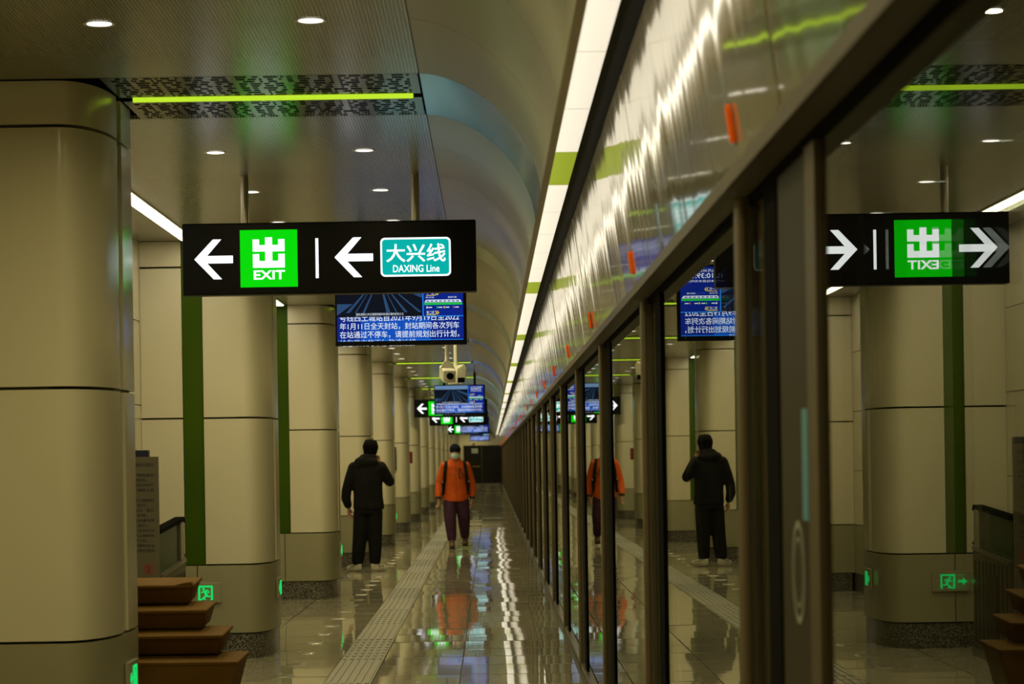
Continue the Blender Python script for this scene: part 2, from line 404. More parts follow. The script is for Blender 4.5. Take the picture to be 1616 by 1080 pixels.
we = tag(MB().box((X_WALL-0.3, Y_END, 2.25), (0.8, Y_END+0.2, CEIL+0.3)).build('wall_end', M['cream']), kind='structure')
MB().box((X_WALL-0.3, Y_END, 0), (-1.58, Y_END+0.2, 2.245)).build('wall_panel', M['cream'], we)
d1 = tag(empty('door_1', (0, Y_END, 0)), kind='structure')
dark = mat('dark_door_glass', (0.012, 0.012, 0.012), 0.12)
for a, b in ((-1.55, -0.56), (-0.50, 0.55)): MB().box((a, 0.02, 0.06), (b, 0.05, 2.2)).build('door_leaf', dark, d1)
for a, b in ((-1.58, -1.55), (-0.56, -0.50), (0.55, 0.60)): MB().box((a, -0.02, 0), (b, 0.08, 2.25)).build('door_frame', M['brownsteel'], d1)
MB().box((-1.55, -0.02, 2.2), (0.55, 0.08, 2.25)).build('door_frame', M['brownsteel'], d1)
MB().box((-1.55, -0.01, 0), (0.55, 0.08, 0.06)).build('door_sill', M['steel'], d1)
MB().box((-1.10, -0.05, 1.02), (-0.62, -0.02, 1.06)).build('push_bar', M['yellow'], d1)
MB().box((-1.12, 0.005, 1.80), (-0.75, 0.018, 2.08)).build('door_notice', M['paleprint'], d1)
tag(MB().box((-1.05, Y_END-0.06, 2.29), (-0.93, Y_END, 2.37)).build('alarm_lamp', M['red']), 'small red alarm box above the dark door at the far end', 'alarm')
wr = tag(MB().box((4.2, Y_BACK, -1.4), (4.4, Y_END, 5)).build('wall_right', M['void']), kind='structure')
MB().box((0.9, Y_BACK, -1.5), (4.3, Y_END, -1.4)).build('track_bed', M['void'], wr)
MB().box((0.9, Y_BACK, 4.0), (4.3, Y_END, 4.1)).build('tunnel_roof', M['void'], wr)
MB().box((0.70, Y_BACK, -1.4), (0.90, Y_END, -0.02)).build('platform_edge', M['void'], wr)

# ---- fascia above the platform screen and its soffit beam
FB, FT = (0.56, 2.15), (0.468, 2.815)
fa = tag(MB().prism([(FB[0]+0.03, FB[1]), (0.66, FB[1]), (0.66, 2.90), (FT[0]+0.03, 2.86)], 'y', Y_BACK, Y_END).build('trim_1', M['void']), kind='structure')
FL = SC_PIT/3
fp = MB().prism([FB, (FB[0]+0.02, FB[1]), (FT[0]+0.02, FT[1]), FT], 'y', -FL/2+0.003, FL/2-0.003).mesh('fascia_panel', M['fascia'])
sp = MB().box((FB[0]+0.002, -SC_PIT/2+0.006, -0.03), (X_GL-0.012, SC_PIT/2-0.006, 0.0)).mesh('soffit_panel', M['brownsteel'])
tr_me = MB().box((FB[0]-0.002, -SC_PIT/2+0.002, -0.030), (FB[0]+0.008, SC_PIT/2-0.002, 0.006)).mesh('edge_trim', M['tan'])
nmod = int((Y_END-Y_POST)/SC_PIT)
for k in range(-4, nmod+1):
    yc = Y_POST+(k+0.5)*SC_PIT
    if yc+SC_PIT/2 > Y_END: break
    link('soffit_panel', sp, fa, (0, yc, FB[1])); link('edge_trim', tr_me, fa, (0, yc, FB[1]))
    for j in range(3):
        link('fascia_panel', fp, fa, (0, yc+(j-1)*FL, 0), (0, random.gauss(0, 0.0006), random.gauss(0, 0.0008)))

# ---- platform screen modules
PX = 0.605                                          # platform side of the posts
GT = FB[1]-0.03
post_me = MB().prism([(PX+0.016, 0), (X_GL, 0), (X_GL, 0.10), (PX+0.016, 0.10)], 'z', 0.0, GT).mesh('post', M['poststeel'])
trim_me = MB().prism([(PX+0.006, -0.004), (PX+0.015, -0.006), (PX+0.015, 0.10), (PX, 0.10), (PX, 0.01)], 'z', 0.0, GT).mesh('post_edge', M['tan'])
gask_me = MB().box((X_GL-0.008, SC_PIT-0.75, 0.044), (X_GL+0.02, SC_PIT-0.45, GT-0.022)).mesh('gasket', M['black'])
fix_me = MB().box((X_GL, SC_PIT-0.448, 0.045), (X_GL+0.036, SC_PIT-0.008, GT-0.02)).mesh('fixed_pane', M['glass'])
PL = SC_PIT-0.10-0.75
pane_me = MB().box((X_GL, -PL/2+0.004, 0.045), (X_GL+0.036, PL/2-0.004, GT-0.02)).mesh('glass_pane', M['glass'])
sill_me = MB().box((PX+0.01, 0.10, 0.0), (X_GL+0.05, SC_PIT-0.008, 0.042)).mesh('sill', M['steel'])
rail_me = MB().box((X_GL-0.006, 0.10, GT-0.02), (X_GL+0.05, SC_PIT-0.008, GT)).mesh('head_rail', M['black'])
for k in range(-4, nmod):
    y0 = Y_POST+k*SC_PIT
    n = k+2
    lab = f'glass platform screen bay, {ordinal(n)} from the camera, with its bronze post' if k >= -1 else 'glass platform screen bay beside and behind the camera position'
    t = thing('screen_door', lab, 'screen door', (0, y0, 0), 0, 'platform screen bays along the track')
    link('post', post_me, t); link('post_edge', trim_me, t)
    if k != -1: link('gasket', gask_me, t); link('fixed_pane', fix_me, t)
    link('sill', sill_me, t); link('head_rail', rail_me, t)
    if k == -1:                                       # nearest bay in view: glass, then a solid end panel with stickers
        e1 = SC_PIT-1.29; S_ = SC_PIT
        MB().box((X_GL, S_-0.345, 0.045), (X_GL+0.036, S_-0.008, GT-0.02)).build('fixed_pane', M['glass'], t)
        MB().box((X_GL-0.008, S_-0.60, 0.044), (X_GL+0.02, S_-0.35, GT-0.022)).build('gasket', M['black'], t)
        MB().box((X_GL, 0.10, 0.045), (X_GL+0.036, e1, GT-0.02)).build('glass_pane', M['glass'], t)
        MB().box((X_GL-0.012, e1, 0.042), (X_GL+0.036, e1+0.15, GT-0.02)).build('glass_edge', M['tan'], t)
        MB().box((X_GL-0.004, e1+0.155, 0.042), (X_GL+0.03, SC_PIT-0.605, GT-0.02)).build('end_panel', M['darkpanel'], t)
        pc = Y_POST-y0-0.90
        rv = []; NN = 40
        for r in (0.107, 0.092, 0.074, 0.066):
            rv += [(X_GL-0.006, pc+r*math.cos(2*PI*i/NN), 1.255+r*math.sin(2*PI*i/NN)) for i in range(NN)]
        rg = MB()
        rg.add(rv, [(a*NN+i, (a+1)*NN+i, (a+1)*NN+(i+1) % NN, a*NN+(i+1) % NN) for a in (0, 2) for i in range(NN)])
        rg.build('ring_sticker', M['paleprint'], t)
        MB().box((X_GL-0.007, pc-0.185, 1.365), (X_GL-0.005, pc-0.095, 1.59)).build('blue_sticker', M['blueprint'], t)
    else:
        o = link('glass_pane', pane_me, t, (0, 0.10+PL/2, 0), (0, random.gauss(0, 0.0006), random.gauss(0, 0.0006)))
# ---- orange door lamps on the fascia
sl = (FT[0]-FB[0])/(FT[1]-FB[1])
lm = MB()
cap = [(0.022*math.cos(a), (0.021 if i < 9 else -0.021)+0.022*math.sin(a)) for i, a in enumerate([PI*j/8 for j in range(9)]+[PI+PI*j/8 for j in range(9)])]
lamp_me = MB().prism(cap, 'x', -0.012, -0.0015).mesh('lamp_lens', M['orange'])
lbase_me = MB().prism([(a*1.2, b*1.15) for a, b in cap], 'x', -0.002, 0.004).mesh('lamp_base', M['tan'])
for k in range(0, nmod):
    yl = 5.62+k*4.0
    if yl > Y_END-2: break
    z = 2.235
    x = FB[0]+(z-FB[1])*sl
    t = thing('door_lamp', f'orange oval door lamp on the glossy fascia, {ordinal(k+1)} from the camera', 'lamp', (x, yl, z), 0, 'orange door lamps on the fascia')
    t.rotation_euler = (0, math.atan(sl), 0)
    link('lamp_lens', lamp_me, t); link('lamp_base', lbase_me, t)

# ---- tactile strip
tac = tag(empty('tactile_paving', (0, 0, 0)), 'dark grey ribbed tactile paving strip along the platform floor', 'tactile paving')
TL = 2.06
def tactile(dash):
    m = MB(); m.box((-1.15, 0.002, -0.012), (-0.83, TL-0.002, 0.001))
    for i in range(6):
        x = -1.15+0.32*(i+0.5)/6
        if dash:
            for q in range(7):
                y0 = TL*(q+0.12)/7; m.box((x-0.013, y0, 0.001), (x+0.013, y0+TL/7*0.62, 0.0055))
        else: m.box((x-0.014, 0.03, 0.001), (x+0.014, TL-0.03, 0.006))
    return m.mesh('paving_section', M['tactile'])
tm = (tactile(False), tactile(True))
yy = 16.95-TL*13
q = 1
while yy+TL < Y_END:
    link('paving_section', tm[q % 2], tac, (0, yy, 0)); yy += TL; q += 1

# ================================================================== COLUMNS
def corner(xl, D, off=0.0):
    a, b, e = 0.20, 0.60, 2.3
    pts = [(xl, off)]
    for i in range(13):
        t = PI/2*(1-i/12)
        pts.append((-1.90+(a-off)*max(math.cos(t), 0)**(2/e), b-(b-off)*max(math.sin(t), 0)**(2/e)))
    return pts
D = 1.10
def full(xl, off=0.0):
    f = corner(xl, D, off); return f+[(-1.70-off, D-0.12), (-1.715-off, D-0.05), (-1.76-off, D-off), (xl, D-off)]
fr = corner(-2.185, D); fr = fr[:-1]+[(-1.702, 0.54), (-2.185, 0.54)]
side = [(-2.185, 0.66), (-1.70, 0.66), (-1.70, D-0.12), (-1.715, D-0.05), (-1.76, D), (-2.185, D)]
col_parts = []
for nm, z0, z1 in (('lower_panel', 0.725, 1.832), ('upper_panel', 1.846, 2.985), ('capital', 3.0, CEIL)):
    for pl, pf in (('front', fr), ('side', side)):
        col_parts.append((nm, MB().prism(pf, 'z', z0, z1, 0, True).mesh(nm, M['cream'])))
    col_parts.append((nm, MB().box((X_WALL, 0, z0), (-2.345, 0.3, z1)).mesh(nm, M['cream'])))
for nm, me in col_parts:
    for p in me.polygons: p.use_smooth = p.use_smooth
    me.set_sharp_from_angle(angle=0.6)
bp_me = MB().prism(full(-2.248), 'z', 0.198, 0.713, 0, True).mesh('base_panel', M['base']); bp_me.set_sharp_from_angle(angle=0.6)
bl_me = MB().box((X_WALL, 0, 0.198), (-2.256, 0.3, 0.713)).mesh('base_panel', M['base'])
pl_me = MB().prism(full(-2.63, 0.012), 'z', 0.0, 0.19, 0, True).mesh('plinth', M['granite']); pl_me.set_sharp_from_angle(angle=0.6)
core_me = MB().prism([(-2.62, 0.05), (-1.95, 0.05), (-1.78, 0.2), (-1.722, 0.45), (-1.722, D-0.15), (-1.80, D-0.03), (-2.62, D-0.03)], 'z', 0.0, CEIL).mesh('core', M['core'])
gs_me = MB().box((-2.341, 0.02, 0.72), (-2.189, 0.10, CEIL)).mesh('green_strip', M['green'])
for k in range(0, 16):
    Y0 = Y_COL+k*PIT
    extra = {0: ', closest to the camera and cut by the left edge', 1: ', behind the stacked brown boxes', 2: ', just past the big hanging sign', 3: ', behind the person in black'}.get(k, '')
    t = thing('column', f'cream panelled column with rounded corners, {ordinal(k+1)} from the camera{extra}', 'column', (0, Y0, 0), 0, 'cream columns along the platform')
    for nm, me in col_parts: link(nm, me, t)
    link('base_panel', bp_me, t); link('base_panel', bl_me, t); link('plinth', pl_me, t); link('core', core_me, t); link('green_strip', gs_me, t)
# linear lights over the bays
ll_me = MB().box((-0.05, 0, 0), (0.05, PIT-D-0.4, 0.02)).mesh('linear_diffuser', M['bayline'])
lf_me = MB().box((-0.062, -0.01, 0.004), (0.062, PIT-D-0.39, 0.03)).mesh('linear_frame', M['white'])
for k in range(0, 15):
    y0 = Y_COL+k*PIT+D+0.2
    lab = f'white linear ceiling light in the gap behind the {ordinal(k+1)} column' if k >= 0 else 'white linear ceiling light before the nearest column'
    t = thing('linear_light', lab, 'ceiling light', (-2.26, y0, CEIL-0.012), 0, 'linear lights between the columns')
    link('linear_diffuser', ll_me, t); link('linear_frame', lf_me, t)

# emergency exit boxes low on the columns
MAN = [((-.05, .30), .055), ]
def running_man(m, ox, oz, s, y0, y1, flip=1):
    # running figure and door frame inside a square of side s, lower left corner at ox,oz
    def P(x, z): return (ox+(x if flip > 0 else 1-x)*s, oz+z*s)
    def bar(a, b, wd):
        (x0, z0), (x1, z1) = P(*a), P(*b); dx, dz = x1-x0, z1-z0; L = math.hypot(dx, dz) or 1
        nx, nz = -dz/L*wd*s/2, dx/L*wd*s/2
        m.prism([(x0+nx, z0+nz), (x1+nx, z1+nz), (x1-nx, z1-nz), (x0-nx, z0-nz)], 'y', y0, y1)
    bar((0, .94), (1, .94), .13); bar((.06, 0), (.06, .9), .13); bar((.94, 0), (.94, .9), .13); bar((0, .04), (.28, .04), .09); bar((.84, .04), (1, .04), .09)
    hx, hz = P(.36, .76); m.prism([(hx+.09*s*math.cos(2*PI*i/12), hz+.09*s*math.sin(2*PI*i/12)) for i in range(12)], 'y', y0, y1)
    bar((.42, .66), (.56, .40), .19); bar((.40, .62), (.20, .50), .08); bar((.46, .66), (.66, .66), .08); bar((.66, .66), (.72, .48), .08)
    bar((.56, .42), (.46, .22), .11); bar((.46, .22), (.28, .10), .11); bar((.56, .40), (.62, .24), .11); bar((.62, .25), (.84, .25), .10); bar((.32, .10), (.50, .05), .08)
def exit_box(label, loc, rz, wd=0.29, arrow=True):
    t = thing('exit_box', label, 'exit sign', loc, rz, 'low emergency exit boxes')
    b = MB().box((-wd/2, -0.022, 0), (wd/2, 0, 0.155)).build('case', M['base'], t); bevel(b, 0.004, 1)
    m = MB(); running_man(m, wd/2-0.175, 0.022, 0.11, -0.0265, -0.0225)
    m.build('running_figure', M['e_green'], t)
    if arrow:
        m = MB(); ax = -wd/2+0.02
        m.prism([(ax, .077), (ax+.035, .105), (ax+.035, .087), (ax+.07, .087), (ax+.07, .067), (ax+.035, .067), (ax+.035, .049)], 'y', -0.026, -0.0225)
        m.build('arrow', M['e_green'], t)
    return t
exit_box('green running-figure exit box on the front of the column behind the brown boxes', (-2.215, Y_COL+PIT-0.001, 0.43), 0)
for k, lab in ((0, 'green exit box on the side of the nearest column, low at the bottom edge'), (1, 'green exit box on the side of the second column'), (2, 'green exit box on the side of the third column'), (3, 'green exit box on the side of the fourth column'), (4, 'green exit box on the side of the fifth column')):
    exit_box(lab, (-1.699, Y_COL+k*PIT+0.66, 0.43), PI/2)

# ================================================================== HANGING SIGNS
PXM = 0.00375
def sign_proto():
    t = empty('direction_sign')
    W, H = 462*PXM, 113*PXM
    def S(s): return s*PXM-W/2
    def Z(t_): return H/2-t_*PXM
    b = MB().box((-W/2, -0.06, -H/2), (W/2, 0.08, H/2)).build('case', M['blackgloss'], t); bevel(b, 0.008, 2)
    def rect(m, s0, s1, t0, t1, y0, y1): m.box((S(s0), y0, Z(t1)), (S(s1), y1, Z(t0)))
    AR = [(19, 56.5), (48.5, 25.5), (61.5, 25.5), (39, 51.2), (79.5, 51.2), (79.5, 63.0), (39, 63.0), (62, 88), (49, 88)]
    for off in (0, 220.3):
        MB().prism([(S(s+off), Z(q)) for s, q in AR], 'y', -0.064, -0.0605).build('arrow', M['s_white'], t)
    m = MB(); rect(m, 91, 181, 11.5, 101.5, -0.063, -0.0605); g = m.build('green_square', M['s_green'], t)
    ic = [(111,26.5),(121,26.5),(121,35.5),(130.5,35.5),(130.5,23.5),(141.5,23.5),(141.5,35.5),(151,35.5),(151,26.5),(161,26.5),(161,45.5),(141.5,45.5),(141.5,60.5),(151,60.5),(151,49.5),(161,49.5),(161,71),(111,71),(111,49.5),(121,49.5),(121,60.5),(130.5,60.5),(130.5,45.5),(111,45.5)]
    MB().prism([(S(a), Z(b_)) for a, b_ in ic], 'y', -0.066, -0.0632).build('exit_character', M['s_white'], g)
    lettering('exit_lettering', 'EXIT', S(112), S(161), Z(89.5), Z(75.2), -0.066, M['s_white'], g, bold=0.022)
    m = MB(); rect(m, 209.5, 214, 26, 88.5, -0.064, -0.0605); m.build('divider', M['s_white'], t)
    def rr(s0, s1, t0, t1, r):
        pts = []
        for cx, cz, a0 in ((s1-r, t0+r, -90), (s1-r, t1-r, 0), (s0+r, t1-r, 90), (s0+r, t0+r, 180)):
            for i in range(6):
                a = math.radians(a0+90*i/5); pts.append((S(cx+r*math.cos(a)), Z(cz+r*math.sin(a))))
        return pts
    bd = MB().prism(rr(311.5, 422, 27, 88, 7), 'y', -0.0625, -0.0605).build('line_badge', M['s_white'], t)
    MB().prism(rr(314.2, 419.3, 29.7, 85.3, 5), 'y', -0.0645, -0.0627).build('teal_field', M['s_teal'], bd)
    lettering('line_name', '大兴线', S(320.5), S(414), Z(65.5), Z(37), -0.0655, M['s_white'], bd, bold=0.012)
    lettering('latin_line_name', 'DAXING Line', S(331), S(404), Z(81.5), Z(70), -0.0655, M['s_white'], bd, bold=0.008)
    return t
def drop_poles(t, xs, z_top, r, mat_, y=0.01, square=False):
    for x in xs:
        if square: MB().box((x-r, y-r, z_top[0]), (x+r, y+r, z_top[1])).build('drop_pole', mat_, t)
        else: MB().tube((x, y, z_top[0]), (x, y, z_top[1]), r).build('drop_pole', mat_, t)
sgn = sign_proto()
SX = -0.935
sgn.location = (SX, 15.0, CAM_Z+1.198)
drop_poles(sgn, (-0.50, 0.51), (0.20, CEIL-CAM_Z-1.198+0.005), 0.024, M['steel'])
tag(sgn, 'large black lit sign with EXIT square and teal line badge, nearest of the hanging signs', 'sign', 'black hanging direction signs')
for yy, lab in ((60.0, 'black lit direction sign in the distance, partly behind the second hanging screen'), (75.0, 'small black lit direction sign just below the second hanging screen'), (103.0, 'tiny black lit direction sign behind the third hanging screen')):
    c = copy_tree(sgn); c.location.y = yy; c['label'] = lab

# screens
def screen_proto():
    t = empty('information_screen'); q = 0.00485
    W, H = 207*q, 120*q
    def S(s): return s*q-W/2
    def Z(t_): return H/2-t_*q
    b = MB().box((-W/2, -0.03, -H/2), (W/2, 0.05, H/2)).build('case', M['blackgloss'], t); bevel(b, 0.006, 2)
    def rect(nm, s0, s1, t0, t1, y, mt, par): return MB().box((S(s0), y-0.0006, Z(t1)), (S(s1), y, Z(t0))).build(nm, mt, par)
    f = rect('picture', 3, 202, 3, 116, -0.0302, M['scr_blue'], t)
    rect('message_field', 40, 150, 78, 114, -0.0312, M['scr_blue2'], f)
    L = ['号线西土城站自2021年9月19日至2022', '年1月11日全天封站，封站期间各次列车', '在站通过不停车，请提前规划出行计划，', '给您带来的不便敬请谅解']
    for i, tx in enumerate(L):
        t0 = 70.5+i*13.2
        x1 = 195 if i != 3 else 126
        lettering('message_line', tx, S(7), S(x1), Z(t0+11.2), Z(t0), -0.0324, M['scr_text'], f, bold=0.006)
    rect('message_edge', 4, 201, 111.5, 112.3, -0.0345, M['scr_cyan'], f)
    # lower bezel hides the cut-off last line
    MB().box((-W/2, -0.040, -H/2), (W/2, -0.030, Z(113))).build('lower_bezel', M['blackgloss'], t)
    v = rect('video', 3, 137, 3, 74.5, -0.0350, M['scr_dark'], t)
    rect('sky', 3, 137, 3, 18, -0.0358, M['scr_sky'], v)
    for (a, b_, w0, w1, mt) in ((60, 20, .4, 3, 'scr_rail'), (66, 45, .4, 2, 'scr_rail'), (72, 84, .5, 3.2, 'scr_rail'), (76, 112, .4, 2.4, 'scr_rail'), (80, 134, .5, 2.6, 'scr_rail'), (62, 32, .3, 1, 'scr_rail'), (74, 97, .3, 1, 'scr_rail')):
        MB().prism([(S(a-w0), Z(22)), (S(a+w0), Z(22)), (S(b_+w1), Z(68)), (S(b_-w1), Z(68))], 'y', -0.0362, -0.0356).build('rail', M[mt], v)
    MB().prism([(S(90), Z(24)), (S(137), Z(46)), (S(137), Z(36)), (S(96), Z(22))], 'y', -0.0362, -0.0356).build('platform_glow', M['scr_rail'], v)
    MB().prism([(S(3), Z(72)), (S(28), Z(54)), (S(3), Z(54))], 'y', -0.0362, -0.0356).build('platform_glow', M['scr_rail'], v)
    lettering('subtitle', '服务首都公共交通是首都的轨道交通的应有之义', S(33), S(108), Z(72.5), Z(68.5), -0.0368, M['scr_text'], v)
    c_ = rect('side_column', 138.5, 202, 3, 75, -0.0350, M['scr_blue'], t)
    rect('column_edge', 138, 139.4, 3, 75, -0.0356, M['scr_cyan'], c_); rect('column_edge', 138, 202, 74.2, 75.4, -0.0358, M['scr_cyan'], c_)
    lettering('date_line', '12月30日 星期四', S(146), S(196), Z(12), Z(7), -0.0360, M['scr_text'], c_)
    lettering('clock', '10:39:13', S(150), S(190), Z(21.5), Z(13.5), -0.0360, M['scr_text'], c_, bold=0.012)
    lettering('caption', '本站首末车时间', S(148), S(192), Z(28), Z(24), -0.0360, M['scr_text'], c_)
    for t0, tx in ((36, '下一班'), (66.5, '第二班')):
        lettering('next_train', tx, S(144), S(156), Z(t0+5), Z(t0), -0.0360, M['scr_text'], c_)
        rect('underline', 144, 158, t0+5.6, t0+6.6, -0.0360, M['scr_yellow'], c_)
        for e in (157, 160): MB().prism([(S(e), Z(t0)), (S(e+1.6), Z(t0)), (S(e+4), Z(t0+3)), (S(e+1.6), Z(t0+6)), (S(e), Z(t0+6)), (S(e+2.2), Z(t0+3))], 'y', -0.0364, -0.0358).build('chevron', M['scr_yellow'], c_)
    MB().prism([(S(141), Z(53)), (S(143.5), Z(49)), (S(197), Z(49)), (S(200), Z(53))], 'y', -0.0362, -0.0357).build('train_icon', M['scr_text'], c_)
    for i in range(8): rect('carriage', 144+i*6.7, 148.4+i*6.7, 50.4, 52, -0.0366, M['scr_blue'], c_)
    rect('train_bar', 140.5, 200.5, 53.6, 57.2, -0.0360, M['scr_green'], c_)
    for i, (s0, mt) in enumerate(((144, 'scr_text'), (160, 'scr_green'), (171, 'scr_yellow'), (186, 'scr_red'))):
        rect('legend_mark', s0, s0+2, 59.5, 62.5, -0.0360, M[mt], c_); rect('legend_text', s0+3, s0+9, 60.4, 61.8, -0.0360, M['scr_text'], c_)
    lettering('caption', '终点站', S(143), S(156), Z(46.5), Z(44), -0.0360, M['scr_text'], c_); lettering('caption', '拥挤度', S(178), S(192), Z(46.5), Z(44), -0.0360, M['scr_text'], c_)
    return t
scr = screen_proto()
scr.location = (-0.672, 19.4, CAM_Z+1.165)
drop_poles(scr, (-0.30, 0.30), (0.285, CEIL-CAM_Z-1.165+0.005), 0.022, M['black'], square=True)
tag(scr, 'blue train information screen hanging right behind the large sign', 'screen', 'hanging information screens')
for yy, lab in ((50.0, 'blue train information screen hanging second, above the orange jacket'), (88.0, 'small distant information screen, third in the row'), (127.0, 'tiny farthest information screen near the end wall')):
    c = copy_tree(scr); c.location.y = yy; c['label'] = lab
    if yy == 50.0: c.location.x = -0.60
    else: c.location.x = -0.55

# surveillance cameras
def cctv(loc, rz, label, boxy):
    t = thing('security_camera', label, 'camera', loc, rz, 'hanging security cameras')
    MB().tube((0, 0, 0.0), (0, 0, CEIL-loc[2]-0.002), 0.021, n=16).build('drop_pole', M['white'], t)
    MB().tube((0, 0, -0.01), (0, 0, 0.05), 0.03, 0.021, 16).build('bracket', M['white'], t)
    if boxy:
        h = MB().box((-0.065, -0.20, -0.19), (0.065, 0.12, -0.06)).build('housing', M['white'], t); bevel(h, 0.012, 2); h.rotation_euler = (math.radians(12), 0, 0)
        y_ = MB().prism([(-0.075, -0.07), (-0.03, 0.0), (0.03, 0.0), (0.075, -0.07), (0.06, -0.08), (-0.06, -0.08)], 'y', -0.03, 0.03).build('yoke', M['white'], t)
        MB().tube((0.0, -0.235, -0.16), (0.0, -0.19, -0.155), 0.035, n=16).build('lens', M['black'], t)
    else:
        h = MB().prism([(-0.05, -0.02), (0.03, 0.03), (0.06, -0.01), (0.045, -0.16), (-0.05, -0.18), (-0.06, -0.10)], 'y', -0.18, 0.12).build('housing', M['white'], t); bevel(h, 0.01, 2)
        MB().box((-0.045, -0.19, -0.165), (0.03, -0.178, -0.115)).build('lens', M['black'], t)
cctv((-0.435, 26.0, 2.50), 0.15, 'left of two cream security cameras hanging below the information screen', True)
cctv((-0.355, 26.6, 2.46), 0.35, 'right of two cream security cameras hanging below the information screen', False)

# ================================================================== FLOOR STUDS
NS = 28
sv = [(0.075*math.cos(2*PI*i/NS), 0.075*math.sin(2*PI*i/NS), 0.0005) for i in range(NS)]+[(0.066*math.cos(2*PI*i/NS), 0.066*math.sin(2*PI*i/NS), 0.006) for i in range(NS)]
st_me = MB().add(sv, [(i, (i+1) % NS, NS+(i+1) % NS, NS+i) for i in range(NS)]+[tuple(range(NS, 2*NS))]).mesh('rim', M['steel'])
dv = [(0.045*math.cos(2*PI*i/NS), 0.045*math.sin(2*PI*i/NS), 0.0065) for i in range(NS)]
ds_me = MB().add(dv, [tuple(range(NS))]).mesh('stud_face', M['granite'])
for k in range(26):
    t = thing('floor_stud', f'round steel guide stud in the floor, {ordinal(k+1)} from the bottom edge beside the tactile strip', 'floor stud', (-1.462, 17.67+k*1.06, 0), 0, 'round floor studs')
    link('rim', st_me, t); link('stud_face', ds_me, t)

# ================================================================== BROWN BOXES, NOTICE, BALUSTRADE
def tapered(name, w_, d_, h_, label, loc, rz, tilt, flap=False):
    t = thing(name, label, 'box', loc, rz, 'stacked brown boxes'); t.rotation_euler = (math.radians(tilt), 0, rz)
    k_ = 1-0.13*h_/0.2
    vs = [(-w_*k_, 0.07, -h_), (-0.035*h_/0.13, 0.065, -h_), (-0.035*h_/0.13, d_-0.04, -h_), (-w_*k_, d_-0.04, -h_), (-w_, 0, 0), (0, 0, 0), (0, d_, 0), (-w_, d_, 0)]
    b = MB().add(vs, [(0,3,2,1),(0,1,5,4),(1,2,6,5),(2,3,7,6),(3,0,4,7),(4,5,6,7)]).build('body', M['brown'], t); bevel(b, 0.008, 2)
    l = MB().box((-w_-0.006, -0.006, -0.012), (0.006, d_+0.004, 0.006)).build('lid', M['brown'], t); bevel(l, 0.006, 2)
    if flap:
        c = MB().prism([(-0.09, 0.006), (0.004, 0.006), (-0.006, 0.022), (-0.05, 0.016)], 'y', -0.005, 0.06).build('crumpled_corner', M['brown'], t)
    return t
tapered('box', 0.60, 0.42, 0.47, 'brown tapered box at the bottom of the stack beside the nearest column', (-1.315, 12.95, 0.475), -0.05, 3)
tapered('box', 0.60, 0.42, 0.102, 'brown tapered box second from the bottom of the stack', (-1.41, 13.12, 0.60), -0.03, 3)
tapered('box', 0.60, 0.42, 0.102, 'brown tapered box second from the top of the stack', (-1.51, 13.30, 0.722), -0.02, 3)
tapered('box', 0.60, 0.42, 0.102, 'brown tapered box on top of the stack, with a crumpled corner', (-1.60, 13.48, 0.845), 0.0, 3, True)

t = thing('notice_stand', 'grey notice board with printed rules and red prohibition signs behind the nearest column', 'notice', (-2.44, 17.1, 0))
MB().box((-0.20, -0.015, 0.25), (0.195, 0.015, 1.545)).build('board', M['notice'], t)
for x in (-0.14, 0.14): MB().tube((x, 0.03, 0.0), (x, 0.03, 1.2), 0.018).build('leg', M['steel'], t)
NL = ['直梯乘梯须知', None, '儿童乘梯需有成年', '人陪同。', '残疾及行动不', '乘梯需有人陪', None, '时禁止触摸打', '反方向乘梯。', '故障时，禁止', '乘梯使用。', '使用折叠车等', '笨拙物品乘梯。', '禁止在扶梯边', '，禁止触摸扶', '梯处。', '注意乘梯安全', '遵守乘梯须知']
for i, tx in enumerate(NL):
    if not tx: continue
    z = 1.49-i*0.034; sz = 0.022 if i else 0.026
    x1 = 0.165 if tx[-1] not in '。' else 0.12
    x0 = x1-len(tx)*sz*1.22
    lettering('notice_line', tx, max(x0, -0.19), x1, z-sz/2, z+sz/2, -0.0165, M['ink'], t, bold=0.015)
for cx, cz in ((0.124, 0.786), (-0.006, 0.786)):
    m = MB(); NN = 24; vs = []
    for r in (0.036, 0.029): vs += [(cx+r*math.cos(2*PI*i/NN), -0.0165, cz+r*math.sin(2*PI*i/NN)) for i in range(NN)]
    m.add(vs, [(i, (i+1) % NN, NN+(i+1) % NN, NN+i) for i in range(NN)])
    c_, s_ = 0.022, 0.004
    m.prism([(cx-c_-s_, cz+c_), (cx-c_+s_, cz+c_+s_), (cx+c_+s_, cz-c_), (cx+c_-s_, cz-c_-s_)], 'y', -0.0175, -0.0165)
    m.build('prohibition_ring', M['red'], t)
    MB().prism([(cx-.012, cz-.018), (cx-.002, cz-.004), (cx-.010, cz+.012), (cx+.004, cz+.016), (cx+.012, cz-.002), (cx+.004, cz-.018)], 'y', -0.0168, -0.0162).build('pictogram', M['ink'], t)
t = thing('control_box', 'dark navy box showing above the grey notice board', 'box', (-2.52, 17.9, 0))
MB().tube((0, 0, 0), (0, 0, 1.5), 0.02).build('post', M['steel'], t); bevel(MB().box((-0.13, -0.05, 1.44), (0.105, 0.05, 1.595)).build('case', M['navy'], t), 0.006, 1)

